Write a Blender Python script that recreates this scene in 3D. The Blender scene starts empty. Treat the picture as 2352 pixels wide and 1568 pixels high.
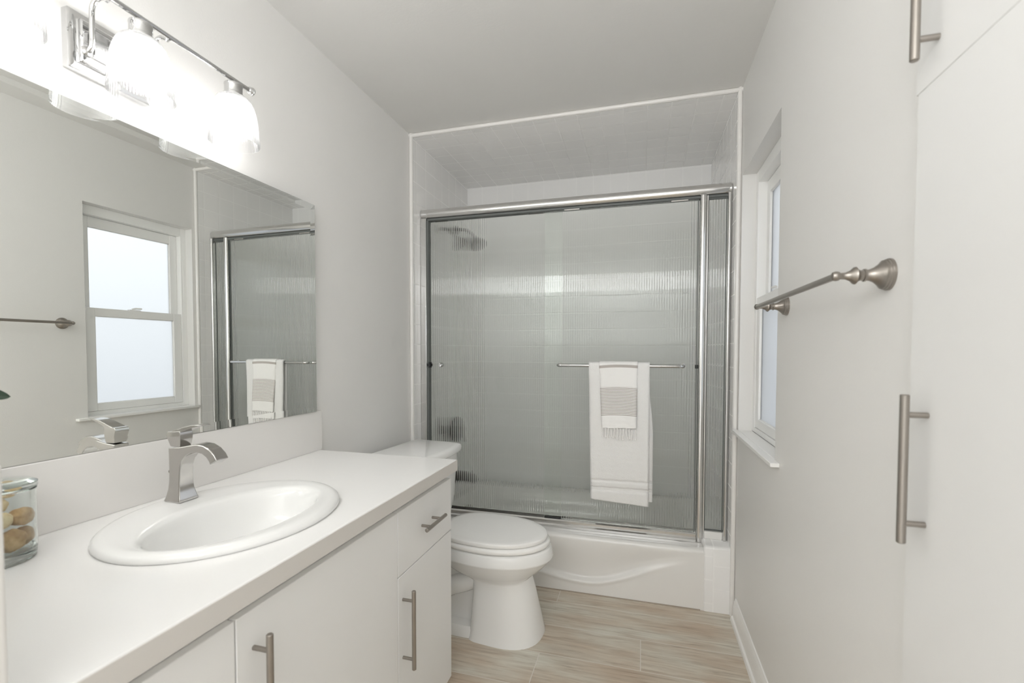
import bpy, bmesh, math, random
from mathutils import Vector, Matrix, noise

C = bpy.context.scene.collection
S = bpy.context.scene
random.seed(7)

# ------------------------------------------------------------------ camera, world, large lights, exposure
W, D, H = 1.70, 2.36, 2.47          # room width, distance to the tub alcove, ceiling height
YB = 3.20                           # back of the tub alcove
cam = bpy.data.cameras.new('camera')
cam.sensor_width = 36.0
cam.lens = 36.0 * 1055.65 / 2352.0
cam.shift_y = (839.49 - 784.0) / 2352.0
cam.clip_start = 0.02
cam.dof.use_dof = True
cam.dof.focus_distance = 2.3
cam.dof.aperture_fstop = 4.0
co = bpy.data.objects.new('camera', cam)
C.objects.link(co)
r_ = Vector((0.96242761, 0.27153464, 0.00142863))
u_ = Vector((-0.009881, 0.02976352, 0.99950813))
f_ = Vector((-0.27135856, 0.96196833, -0.03132827))
co.matrix_world = Matrix(((r_.x, u_.x, -f_.x, 1.26451), (r_.y, u_.y, -f_.y, 0.0),
                          (r_.z, u_.z, -f_.z, 1.2568), (0, 0, 0, 1)))
S.camera = co

w = bpy.data.worlds.new('daylight')
S.world = w
w.use_nodes = True
nt = w.node_tree
bg = nt.nodes['Background']
tc = nt.nodes.new('ShaderNodeTexCoord')
sx = nt.nodes.new('ShaderNodeSeparateXYZ')
rp = nt.nodes.new('ShaderNodeValToRGB')
mr = nt.nodes.new('ShaderNodeMapRange')
nt.links.new(tc.outputs['Generated'], sx.inputs[0])
nt.links.new(sx.outputs['Z'], mr.inputs['Value'])
mr.inputs['From Min'].default_value = -0.35
mr.inputs['From Max'].default_value = 0.40
nt.links.new(mr.outputs[0], rp.inputs[0])
rp.color_ramp.elements[0].color = (0.40, 0.415, 0.45, 1)
rp.color_ramp.elements[1].color = (0.95, 0.975, 1.0, 1)
nt.links.new(rp.outputs[0], bg.inputs['Color'])
bg.inputs['Strength'].default_value = 1.45

def area(name, loc, rot, sx_, sy_, power, col):
    l = bpy.data.lights.new(name, 'AREA')
    l.shape = 'RECTANGLE'; l.size = sx_; l.size_y = sy_; l.energy = power; l.color = col
    o = bpy.data.objects.new(name, l); C.objects.link(o)
    o.location = loc; o.rotation_euler = rot
    return o
# added fill light behind the camera, aimed up so the ceiling bounces it
UP_POWER = 13.2
area('bounce_fill', (1.10, -0.40, 1.35), (math.radians(180), 0, 0), 0.9, 0.6, UP_POWER, (0.97, 0.988, 1.0))
# added fill just inside the closed back wall, over its full width and height
BACK_FILL_POWER = 9.4
area('back_wall_fill', (0.85, -0.74, 1.24), (math.radians(90), 0, 0), 1.68, 2.44, BACK_FILL_POWER, (0.97, 0.988, 1.0))
area('strip_fill', (0.85, -0.735, 2.09), (math.radians(84), 0, 0), 1.4, 0.20, BACK_FILL_POWER * 0.85, (0.99, 0.995, 1.0))  # added fill strip, makes the bright reflected band on the reeded glass
BULB_STRENGTH = 60.0

S.view_settings.view_transform = 'Standard'
S.view_settings.look = 'None'
S.view_settings.gamma = 1.0
S.view_settings.use_curve_mapping = False
S.view_settings.exposure = -0.02
S.cycles.max_bounces = 28
S.cycles.diffuse_bounces = 10
S.cycles.glossy_bounces = 12
S.cycles.transmission_bounces = 24
S.cycles.transparent_max_bounces = 16
S.cycles.sample_clamp_indirect = 20.0
S.cycles.use_denoising = True
S.cycles.use_adaptive_sampling = True
S.cycles.adaptive_threshold = 0.05

# ------------------------------------------------------------------ materials
def newmat(name):
    m = bpy.data.materials.new(name); m.use_nodes = True
    return m, m.node_tree, m.node_tree.nodes['Principled BSDF']

def pbr(name, col, rough=0.5, metal=0.0, spec=0.5, coat=0.0, bump=None, aniso=None):
    m, t, b = newmat(name)
    b.inputs['Base Color'].default_value = (*col, 1)
    b.inputs['Roughness'].default_value = rough
    b.inputs['Metallic'].default_value = metal
    b.inputs['Specular IOR Level'].default_value = spec
    b.inputs['Coat Weight'].default_value = coat
    b.inputs['Coat Roughness'].default_value = 0.06
    if bump:
        scale, strength, dist = bump[:3]
        tcn = t.nodes.new('ShaderNodeTexCoord')
        nz = t.nodes.new('ShaderNodeTexNoise')
        nz.inputs['Scale'].default_value = scale
        nz.inputs['Detail'].default_value = 3.0
        bp = t.nodes.new('ShaderNodeBump')
        bp.inputs['Strength'].default_value = strength
        bp.inputs['Distance'].default_value = dist
        src = tcn.outputs['Object']
        if len(bump) > 3:
            mp = t.nodes.new('ShaderNodeMapping')
            mp.inputs['Scale'].default_value = bump[3]
            t.links.new(src, mp.inputs[0]); src = mp.outputs[0]
        t.links.new(src, nz.inputs['Vector'])
        t.links.new(nz.outputs['Fac'], bp.inputs['Height'])
        t.links.new(bp.outputs[0], b.inputs['Normal'])
    return m

class NT:
    """tiny helper that chains Math nodes"""
    def __init__(s, t): s.t = t
    def m(s, op, a, b=None, c=None):
        n = s.t.nodes.new('ShaderNodeMath'); n.operation = op
        for i, v in enumerate((a, b, c)):
            if v is None: continue
            if isinstance(v, (int, float)): n.inputs[i].default_value = v
            else: s.t.links.new(v, n.inputs[i])
        return n.outputs[0]

def tile_mat(name, ax, off, size=0.1145, col=(0.89, 0.885, 0.877), grout=(0.90, 0.895, 0.886), gw=0.0022, jog=None):
    """square glazed wall tile; ax = the two coordinate axes of the surface"""
    m, t, b = newmat(name)
    q = NT(t)
    tcn = t.nodes.new('ShaderNodeTexCoord')
    sp = t.nodes.new('ShaderNodeSeparateXYZ')
    t.links.new(tcn.outputs['Object'], sp.inputs[0])
    A = [sp.outputs['XYZ'.index(a)] for a in ax]
    c0 = q.m('SUBTRACT', A[0], off[0])
    c1 = q.m('SUBTRACT', A[1], off[1])
    if jog:
        side = q.m('LESS_THAN', A[0], jog[0])
        c1 = q.m('SUBTRACT', c1, q.m('MULTIPLY', side, jog[1]))
    ds = []
    ids = []
    for c in (c0, c1):
        s_ = q.m('DIVIDE', c, size)
        f = q.m('FRACT', s_)
        ids.append(q.m('FLOOR', s_))
        d = q.m('MULTIPLY', q.m('SUBTRACT', 0.5, q.m('ABSOLUTE', q.m('SUBTRACT', f, 0.5))), size)
        ds.append(d)
    d = q.m('MINIMUM', ds[0], ds[1])
    mr = t.nodes.new('ShaderNodeMapRange'); mr.interpolation_type = 'SMOOTHSTEP'
    mr.inputs['From Min'].default_value = gw * 0.4
    mr.inputs['From Max'].default_value = gw * 1.6
    t.links.new(d, mr.inputs['Value'])
    mx = t.nodes.new('ShaderNodeMixRGB')
    mx.inputs[1].default_value = (*grout, 1); mx.inputs[2].default_value = (*col, 1)
    t.links.new(mr.outputs[0], mx.inputs[0])
    t.links.new(mx.outputs[0], b.inputs['Base Color'])
    rr = q.m('SUBTRACT', 0.55, q.m('MULTIPLY', mr.outputs[0], 0.40))
    t.links.new(rr, b.inputs['Roughness'])
    hh = t.nodes.new('ShaderNodeMapRange'); hh.interpolation_type = 'SMOOTHSTEP'
    hh.inputs['From Min'].default_value = 0.0
    hh.inputs['From Max'].default_value = gw * 2.4
    t.links.new(d, hh.inputs['Value'])
    nz = t.nodes.new('ShaderNodeTexNoise'); nz.inputs['Scale'].default_value = 14.0
    t.links.new(tcn.outputs['Object'], nz.inputs['Vector'])
    hgt = q.m('ADD', hh.outputs[0], q.m('MULTIPLY', nz.outputs['Fac'], 0.5))
    bp = t.nodes.new('ShaderNodeBump')
    bp.inputs['Strength'].default_value = 0.32
    bp.inputs['Distance'].default_value = 0.001
    t.links.new(hgt, bp.inputs['Height'])
    t.links.new(bp.outputs[0], b.inputs['Normal'])
    return m

def floor_mat():
    m, t, b = newmat('wood_look_plank_tile')
    q = NT(t)
    tcn = t.nodes.new('ShaderNodeTexCoord')
    sp = t.nodes.new('ShaderNodeSeparateXYZ')
    t.links.new(tcn.outputs['Object'], sp.inputs[0])
    X, Y = sp.outputs[0], sp.outputs[1]
    pw, pl = 0.204, 1.218
    ry = q.m('DIVIDE', q.m('SUBTRACT', Y, 1.638), pw)
    row = q.m('FLOOR', ry)
    rx = q.m('DIVIDE', q.m('SUBTRACT', q.m('SUBTRACT', X, 0.866), q.m('MULTIPLY', row, 0.406)), pl)
    colid = q.m('FLOOR', rx)
    dy = q.m('MULTIPLY', q.m('SUBTRACT', 0.5, q.m('ABSOLUTE', q.m('SUBTRACT', q.m('FRACT', ry), 0.5))), pw)
    dx = q.m('MULTIPLY', q.m('SUBTRACT', 0.5, q.m('ABSOLUTE', q.m('SUBTRACT', q.m('FRACT', rx), 0.5))), pl)
    d = q.m('MINIMUM', dx, dy)
    g = t.nodes.new('ShaderNodeMapRange'); g.interpolation_type = 'SMOOTHSTEP'
    g.inputs['From Min'].default_value = 0.0008; g.inputs['From Max'].default_value = 0.0024
    t.links.new(d, g.inputs['Value'])
    cb = t.nodes.new('ShaderNodeCombineXYZ')
    t.links.new(q.m('ADD', q.m('MULTIPLY', X, 2.0), q.m('MULTIPLY', row, 3.7)), cb.inputs[0])
    t.links.new(q.m('MULTIPLY', Y, 25.0), cb.inputs[1])
    t.links.new(q.m('MULTIPLY', colid, 5.3), cb.inputs[2])
    n1 = t.nodes.new('ShaderNodeTexNoise')
    n1.inputs['Scale'].default_value = 2.6; n1.inputs['Detail'].default_value = 9.0
    n1.inputs['Roughness'].default_value = 0.62; n1.inputs['Distortion'].default_value = 0.5
    t.links.new(cb.outputs[0], n1.inputs['Vector'])
    cb2 = t.nodes.new('ShaderNodeCombineXYZ')
    t.links.new(q.m('ADD', q.m('MULTIPLY', X, 1.3), q.m('MULTIPLY', row, 1.9)), cb2.inputs[0])
    t.links.new(q.m('MULTIPLY', Y, 3.6), cb2.inputs[1])
    n2 = t.nodes.new('ShaderNodeTexNoise')
    n2.inputs['Scale'].default_value = 2.2; n2.inputs['Detail'].default_value = 4.0
    t.links.new(cb2.outputs[0], n2.inputs['Vector'])
    r1 = t.nodes.new('ShaderNodeValToRGB')
    e = r1.color_ramp.elements
    e[0].position = 0.28; e[0].color = (0.395, 0.335, 0.275, 1)
    e[1].position = 0.78; e[1].color = (0.72, 0.675, 0.60, 1)
    k = e.new(0.42); k.color = (0.55, 0.49, 0.42, 1)
    k = e.new(0.56); k.color = (0.63, 0.58, 0.51, 1)
    t.links.new(n1.outputs['Fac'], r1.inputs[0])
    r2 = t.nodes.new('ShaderNodeValToRGB')
    e = r2.color_ramp.elements
    e[0].position = 0.35; e[0].color = (0.90, 0.81, 0.72, 1)
    e[1].position = 0.65; e[1].color = (1.08, 1.13, 1.12, 1)
    t.links.new(n2.outputs['Fac'], r2.inputs[0])
    mu = t.nodes.new('ShaderNodeMixRGB'); mu.blend_type = 'MULTIPLY'; mu.inputs[0].default_value = 1.0
    t.links.new(r1.outputs[0], mu.inputs[1]); t.links.new(r2.outputs[0], mu.inputs[2])
    mx = t.nodes.new('ShaderNodeMixRGB')
    mx.inputs[1].default_value = (0.73, 0.69, 0.63, 1)
    t.links.new(g.outputs[0], mx.inputs[0]); t.links.new(mu.outputs[0], mx.inputs[2])
    t.links.new(mx.outputs[0], b.inputs['Base Color'])
    b.inputs['Roughness'].default_value = 0.42
    bp = t.nodes.new('ShaderNodeBump'); bp.inputs['Strength'].default_value = 0.35
    bp.inputs['Distance'].default_value = 0.0012
    t.links.new(q.m('ADD', g.outputs[0], q.m('MULTIPLY', n1.outputs['Fac'], 0.25)), bp.inputs['Height'])
    t.links.new(bp.outputs[0], b.inputs['Normal'])
    return m

def glass_mat(name, col, rough=0.0, ior=1.5):
    m = bpy.data.materials.new(name); m.use_nodes = True
    t = m.node_tree; t.nodes.clear()
    o = t.nodes.new('ShaderNodeOutputMaterial')
    g = t.nodes.new('ShaderNodeBsdfGlass')
    g.inputs['Color'].default_value = (*col, 1)
    g.inputs['Roughness'].default_value = rough
    g.inputs['IOR'].default_value = ior
    t.links.new(g.outputs[0], o.inputs[0])
    return m

def shade_mat():
    """pressed prismatic lamp glass: partly clear, partly scattering"""
    m = bpy.data.materials.new('prismatic_lamp_glass'); m.use_nodes = True
    t = m.node_tree; t.nodes.clear()
    o = t.nodes.new('ShaderNodeOutputMaterial')
    tr = t.nodes.new('ShaderNodeBsdfTransparent'); tr.inputs[0].default_value = (0.97, 0.97, 0.97, 1)
    tl = t.nodes.new('ShaderNodeBsdfTranslucent'); tl.inputs[0].default_value = (0.95, 0.95, 0.95, 1)
    gl = t.nodes.new('ShaderNodeBsdfGlossy'); gl.inputs['Roughness'].default_value = 0.08
    a = t.nodes.new('ShaderNodeMixShader'); a.inputs[0].default_value = 0.22
    t.links.new(tr.outputs[0], a.inputs[1]); t.links.new(tl.outputs[0], a.inputs[2])
    fr = t.nodes.new('ShaderNodeFresnel'); fr.inputs['IOR'].default_value = 1.3
    b = t.nodes.new('ShaderNodeMixShader')
    t.links.new(fr.outputs[0], b.inputs[0])
    t.links.new(a.outputs[0], b.inputs[1]); t.links.new(gl.outputs[0], b.inputs[2])
    t.links.new(b.outputs[0], o.inputs[0])
    return m

def bulb_mat():
    m = bpy.data.materials.new('lit_bulb'); m.use_nodes = True
    t = m.node_tree; t.nodes.clear()
    o = t.nodes.new('ShaderNodeOutputMaterial')
    e = t.nodes.new('ShaderNodeEmission')
    e.inputs[0].default_value = (1.0, 0.99, 0.972, 1); e.inputs[1].default_value = BULB_STRENGTH
    t.links.new(e.outputs[0], o.inputs[0])
    return m

def striped_towel_mat():
    m, t, b = newmat('striped_hand_towel_cotton')
    q = NT(t)
    tcn = t.nodes.new('ShaderNodeTexCoord')
    sp = t.nodes.new('ShaderNodeSeparateXYZ')
    t.links.new(tcn.outputs['Object'], sp.inputs[0])
    X, Y, Z = sp.outputs
    nz = t.nodes.new('ShaderNodeTexNoise'); nz.inputs['Scale'].default_value = 9.0
    t.links.new(tcn.outputs['Object'], nz.inputs['Vector'])
    xx = q.m('SUBTRACT', X, 1.165)
    z2 = q.m('ADD', Z, q.m('ADD', q.m('MULTIPLY', q.m('MULTIPLY', xx, xx), 0.55), q.m('MULTIPLY', nz.outputs['Fac'], 0.002)))
    inb = q.m('MULTIPLY', q.m('GREATER_THAN', z2, 0.9375), q.m('LESS_THAN', z2, 1.0805))
    st = q.m('LESS_THAN', q.m('FRACT', q.m('DIVIDE', q.m('SUBTRACT', z2, 0.9375), 0.00748)), 0.44)
    top = q.m('MULTIPLY', q.m('GREATER_THAN', z2, 1.1775), q.m('LESS_THAN', z2, 1.1915))
    top = q.m('MULTIPLY', top, 0.75)
    mask = q.m('MINIMUM', q.m('ADD', q.m('MULTIPLY', inb, st), top), 1.0)
    front = q.m('LESS_THAN', Y, 2.386)
    mask = q.m('MULTIPLY', mask, front)
    mx = t.nodes.new('ShaderNodeMixRGB')
    mx.inputs[1].default_value = (0.88, 0.872, 0.858, 1); mx.inputs[2].default_value = (0.37, 0.325, 0.295, 1)
    t.links.new(mask, mx.inputs[0]); t.links.new(mx.outputs[0], b.inputs['Base Color'])
    b.inputs['Roughness'].default_value = 0.9
    b.inputs['Specular IOR Level'].default_value = 0.15
    n2 = t.nodes.new('ShaderNodeTexNoise'); n2.inputs['Scale'].default_value = 700.0
    t.links.new(tcn.outputs['Object'], n2.inputs['Vector'])
    bp = t.nodes.new('ShaderNodeBump'); bp.inputs['Strength'].default_value = 0.25; bp.inputs['Distance'].default_value = 0.001
    t.links.new(n2.outputs['Fac'], bp.inputs['Height']); t.links.new(bp.outputs[0], b.inputs['Normal'])
    return m

def sponge_mat(name, c1, c2):
    m, t, b = newmat(name)
    tcn = t.nodes.new('ShaderNodeTexCoord')
    nz = t.nodes.new('ShaderNodeTexNoise'); nz.inputs['Scale'].default_value = 60.0; nz.inputs['Detail'].default_value = 5
    t.links.new(tcn.outputs['Object'], nz.inputs['Vector'])
    r = t.nodes.new('ShaderNodeValToRGB')
    r.color_ramp.elements[0].position = 0.35; r.color_ramp.elements[0].color = (*c1, 1)
    r.color_ramp.elements[1].position = 0.65; r.color_ramp.elements[1].color = (*c2, 1)
    t.links.new(nz.outputs['Fac'], r.inputs[0]); t.links.new(r.outputs[0], b.inputs['Base Color'])
    b.inputs['Roughness'].default_value = 0.95
    bp = t.nodes.new('ShaderNodeBump'); bp.inputs['Strength'].default_value = 0.8; bp.inputs['Distance'].default_value = 0.003
    t.links.new(nz.outputs['Fac'], bp.inputs['Height']); t.links.new(bp.outputs[0], b.inputs['Normal'])
    return m

def brushed(name, col, rough, vec):
    return pbr(name, col, rough, 1.0, 0.5, 0.0, (40.0, 0.06, 0.001, vec))

M = {}
M['wall'] = pbr('eggshell_wall_paint', (0.80, 0.793, 0.777), 0.48, bump=(190.0, 0.22, 0.0012))
M['ceiling'] = pbr('ceiling_paint', (0.745, 0.738, 0.720), 0.55, bump=(120.0, 0.25, 0.0014))
M['trim'] = pbr('white_gloss_trim', (0.88, 0.875, 0.86), 0.32)
M['glaze'] = pbr('glazed_bead_tile', (0.84, 0.825, 0.805), 0.14)
M['floor'] = floor_mat()
M['tile_yz'] = tile_mat('wall_tile_side', 'YZ', (2.404, 0.265))
M['tile_xz'] = tile_mat('wall_tile_back', 'XZ', (0.02, 0.265))
M['tile_xy'] = tile_mat('ceiling_tile', 'XY', (0.02, 2.404))
M['tile_ledge'] = tile_mat('ledge_tile', 'XZ', (1.607 - 0.1145, 0.1145 * 0.97), jog=(1.607, 0.045), gw=0.0026)
M['cabinet'] = pbr('white_cabinet_paint', (0.79, 0.788, 0.78), 0.38)
M['cabin_in'] = pbr('cabinet_carcass', (0.66, 0.63, 0.59), 0.5)
M['counter'] = pbr('white_solid_countertop', (0.85, 0.845, 0.835), 0.22)
M['china'] = pbr('white_vitreous_china', (0.87, 0.87, 0.86), 0.09)
M['sinkchina'] = pbr('sink_china', (0.82, 0.82, 0.81), 0.09)
M['seat'] = pbr('white_seat_plastic', (0.92, 0.915, 0.90), 0.2)
M['enamel'] = pbr('white_tub_enamel', (0.83, 0.82, 0.80), 0.13)
M['chrome'] = pbr('polished_chrome', (0.62, 0.62, 0.62), 0.05, 1.0)
M['alu'] = pbr('bright_aluminium', (0.72, 0.715, 0.705), 0.14, 1.0)
M['satin'] = pbr('satin_chrome', (0.54, 0.525, 0.505), 0.13, 1.0)
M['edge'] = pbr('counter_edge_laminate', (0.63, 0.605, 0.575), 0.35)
M['splash'] = pbr('splash_off_white', (0.765, 0.75, 0.73), 0.3)  # off-white darker than the worktop, for backsplash and side splash
M['nickel'] = brushed('brushed_nickel', (0.37, 0.340, 0.308), 0.30, (1.0, 1.0, 14.0))
M['nickel_h'] = brushed('brushed_nickel_bar', (0.36, 0.330, 0.298), 0.30, (14.0, 1.0, 14.0))
M['dark'] = pbr('dark_bronze_fitting', (0.10, 0.095, 0.09), 0.35, 0.6)
M['rubber'] = pbr('black_rubber', (0.025, 0.027, 0.028), 0.55)
M['gasket'] = pbr('grey_gasket', (0.13, 0.14, 0.135), 0.5)
M['mirror'] = pbr('silvered_mirror', (0.975, 0.99, 0.965), 0.0, 1.0)
M['mirror_edge'] = pbr('mirror_edge', (0.30, 0.33, 0.31), 0.3)
M['reeded'] = glass_mat('reeded_glass', (0.980, 0.990, 0.982), 0.0, 1.40)
M['frosted'] = glass_mat('frosted_window_glass', (0.97, 0.98, 0.99), 0.42, 1.30)
M['jar'] = glass_mat('clear_jar_glass', (0.97, 0.985, 0.98), 0.0, 1.45)
M['shade'] = shade_mat()
M['bulb'] = bulb_mat()
M['vinyl'] = pbr('white_vinyl_window', (0.91, 0.91, 0.90), 0.33)
M['terry'] = pbr('white_terry_cotton', (0.89, 0.885, 0.875), 0.95, spec=0.1, bump=(420.0, 0.7, 0.004))
M['stripe'] = striped_towel_mat()
M['fringe'] = pbr('cotton_fringe', (0.86, 0.85, 0.835), 0.9, spec=0.1)
M['sponge'] = sponge_mat('tan_sponge', (0.50, 0.31, 0.14), (0.72, 0.50, 0.26))
M['sponge2'] = sponge_mat('pale_sponge', (0.68, 0.51, 0.27), (0.86, 0.72, 0.46))
M['leaf'] = pbr('dark_green_leaf', (0.045, 0.075, 0.05), 0.45)
M['stem'] = pbr('green_stem', (0.16, 0.20, 0.08), 0.6)
M['vase'] = pbr('white_ceramic_vase', (0.80, 0.79, 0.76), 0.25)
M['caulk'] = pbr('dirty_caulk', (0.42, 0.36, 0.30), 0.7)

# ------------------------------------------------------------------ mesh helpers
class MB:
    def __init__(s): s.v = []; s.f = []; s.mi = []; s.cur = 0
    def add(s, vs, fs):
        o = len(s.v); s.v += [tuple(p) for p in vs]
        s.f += [tuple(i + o for i in f) for f in fs]; s.mi += [s.cur] * len(fs)
        return s
    def box(s, x0, x1, y0, y1, z0, z1):
        v = [(x, y, z) for x in (x0, x1) for y in (y0, y1) for z in (z0, z1)]
        return s.add(v, [(0, 1, 3, 2), (4, 6, 7, 5), (0, 4, 5, 1), (2, 3, 7, 6), (0, 2, 6, 4), (1, 5, 7, 3)])
    def loft(s, rings, cap0=True, cap1=True, close=False):
        n = len(rings[0]); vs = [p for r in rings for p in r]; fs = []
        k = len(rings)
        for i in range(k if close else k - 1):
            a, b = i * n, ((i + 1) % k) * n
            for j in range(n):
                j2 = (j + 1) % n
                fs.append((a + j, a + j2, b + j2, b + j))
        if not close:
            if cap0: fs.append(tuple(reversed(range(n))))
            if cap1: fs.append(tuple(range((k - 1) * n, k * n)))
        return s.add(vs, fs)
    def lathe(s, prof, org, axis=(0, 0, 1), n=40, cap0=True, cap1=True, flute=None):
        a = Vector(axis).normalized()
        t = Vector((1, 0, 0)) if abs(a.x) < 0.9 else Vector((0, 1, 0))
        e1 = a.cross(t).normalized(); e2 = a.cross(e1)
        o = Vector(org); rings = []
        for d, r in prof:
            rr = []
            for j in range(n):
                th = 2 * math.pi * j / n
                q = r
                if flute: q = r + flute[1] * math.cos(flute[0] * th) * min(1, r / 0.05)
                rr.append(o + a * d + e1 * (q * math.cos(th)) + e2 * (q * math.sin(th)))
            rings.append(rr)
        return s.loft(rings, cap0, cap1)
    def cyl(s, p0, p1, r, n=20):
        p0 = Vector(p0); p1 = Vector(p1)
        return s.lathe([(0, r), ((p1 - p0).length, r)], p0, p1 - p0, n)
    def tube(s, path, r, n=14, caps=True):
        P = [Vector(p) for p in path]; rings = []
        prev = None
        for i, p in enumerate(P):
            d = (P[min(i + 1, len(P) - 1)] - P[max(i - 1, 0)]).normalized()
            if prev is None:
                t = Vector((0, 0, 1)) if abs(d.z) < 0.9 else Vector((1, 0, 0))
                e1 = d.cross(t).normalized()
            else:
                e1 = (prev - d * prev.dot(d)).normalized()
            prev = e1; e2 = d.cross(e1)
            rr = r[i] if isinstance(r, (list, tuple)) else r
            rings.append([p + e1 * rr * math.cos(2 * math.pi * j / n) + e2 * rr * math.sin(2 * math.pi * j / n) for j in range(n)])
        return s.loft(rings, caps, caps)
    def grid(s, fn, nu, nv):
        vs = [fn(i / (nu - 1), j / (nv - 1)) for j in range(nv) for i in range(nu)]
        fs = [(j * nu + i, j * nu + i + 1, (j + 1) * nu + i + 1, (j + 1) * nu + i) for j in range(nv - 1) for i in range(nu - 1)]
        return s.add(vs, fs)
    def sphere(s, c, r, nu=20, nv=12, sc=(1, 1, 1)):
        prof = []
        c = Vector(c); vs = [c + Vector((0, 0, r * sc[2]))]
        for j in range(1, nv):
            ph = math.pi * j / nv
            for i in range(nu):
                th = 2 * math.pi * i / nu
                vs.append(c + Vector((r * sc[0] * math.sin(ph) * math.cos(th), r * sc[1] * math.sin(ph) * math.sin(th), r * sc[2] * math.cos(ph))))
        vs.append(c - Vector((0, 0, r * sc[2])))
        fs = [(0, 1 + i, 1 + (i + 1) % nu) for i in range(nu)]
        for j in range(nv - 2):
            a = 1 + j * nu; b = a + nu
            for i in range(nu):
                fs.append((a + i, b + i, b + (i + 1) % nu, a + (i + 1) % nu))
        a = 1 + (nv - 2) * nu
        fs += [(a + (i + 1) % nu, a + i, len(vs) - 1) for i in range(nu)]
        return s.add(vs, fs)
    def build(s, name, mat, parent=None, bevel=0.0, seg=2, smooth=35, subsurf=0, solid=None, fix=True):
        me = bpy.data.meshes.new(name)
        me.from_pydata([tuple(v) for v in s.v], [], s.f)
        mats = mat if isinstance(mat, (list, tuple)) else [mat]
        for m in mats: me.materials.append(m)
        if len(mats) > 1: me.polygons.foreach_set('material_index', s.mi)
        if fix:
            bm = bmesh.new(); bm.from_mesh(me)
            bmesh.ops.recalc_face_normals(bm, faces=bm.faces)
            bm.to_mesh(me); bm.free()
        me.update()
        if smooth is not None:
            me.polygons.foreach_set('use_smooth', [True] * len(me.polygons))
            me.set_sharp_from_angle(angle=math.radians(smooth))
        o = bpy.data.objects.new(name, me); C.objects.link(o)
        if parent is not None:
            o.parent = parent
            o.matrix_parent_inverse = WORLD[parent].inverted()
        WORLD[o] = Matrix.Identity(4)
        if solid:
            md = o.modifiers.new('Solidify', 'SOLIDIFY'); md.thickness = solid; md.offset = 0
        if bevel:
            md = o.modifiers.new('Bevel', 'BEVEL'); md.width = bevel; md.segments = seg
            md.limit_method = 'ANGLE'; md.angle_limit = math.radians(40)
            md.harden_normals = False
        if subsurf:
            md = o.modifiers.new('Subdivision', 'SUBSURF'); md.levels = subsurf; md.render_levels = subsurf
        return o
WORLD = {}

def thing(name, loc, label, cat, group=None):
    o = bpy.data.objects.new(name, None); C.objects.link(o)
    o.location = loc; o.empty_display_size = 0.05
    WORLD[o] = Matrix.Translation(loc)
    o['label'] = label; o['category'] = cat
    if group: o['group'] = group
    return o
def tag(o, label, cat, group=None):
    o['label'] = label; o['category'] = cat
    if group: o['group'] = group
    return o
def struct(o):
    o['kind'] = 'structure'
    return o

def interp(pts, x):
    """smooth (Catmull-Rom) interpolation through sorted (x, y) points"""
    if x <= pts[0][0]: return pts[0][1]
    if x >= pts[-1][0]: return pts[-1][1]
    for i in range(len(pts) - 1):
        if pts[i][0] <= x <= pts[i + 1][0]:
            p1, p2 = pts[i], pts[i + 1]
            p0 = pts[i - 1] if i else (2 * p1[0] - p2[0], 2 * p1[1] - p2[1])
            p3 = pts[i + 2] if i + 2 < len(pts) else (2 * p2[0] - p1[0], 2 * p2[1] - p1[1])
            h = p2[0] - p1[0]; t = (x - p1[0]) / h
            m1 = (p2[1] - p0[1]) / (p2[0] - p0[0]) * h; m2 = (p3[1] - p1[1]) / (p3[0] - p1[0]) * h
            return (2*t**3-3*t**2+1)*p1[1] + (t**3-2*t**2+t)*m1 + (-2*t**3+3*t**2)*p2[1] + (t**3-t**2)*m2
def sstep(a, b, x):
    t = max(0.0, min(1.0, (x - a) / (b - a))); return t * t * (3 - 2 * t)
def rrect(cx, cy, hx, hy, r, n=6):
    """rounded rectangle outline, list of (x, y)"""
    out = []
    for qx, qy, a0 in ((1, 1, 0), (-1, 1, 90), (-1, -1, 180), (1, -1, 270)):
        for k in range(n + 1):
            a = math.radians(a0 + 90 * k / n)
            out.append((cx + qx * (hx - r) + r * math.cos(a), cy + qy * (hy - r) + r * math.sin(a)))
    return out

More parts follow.
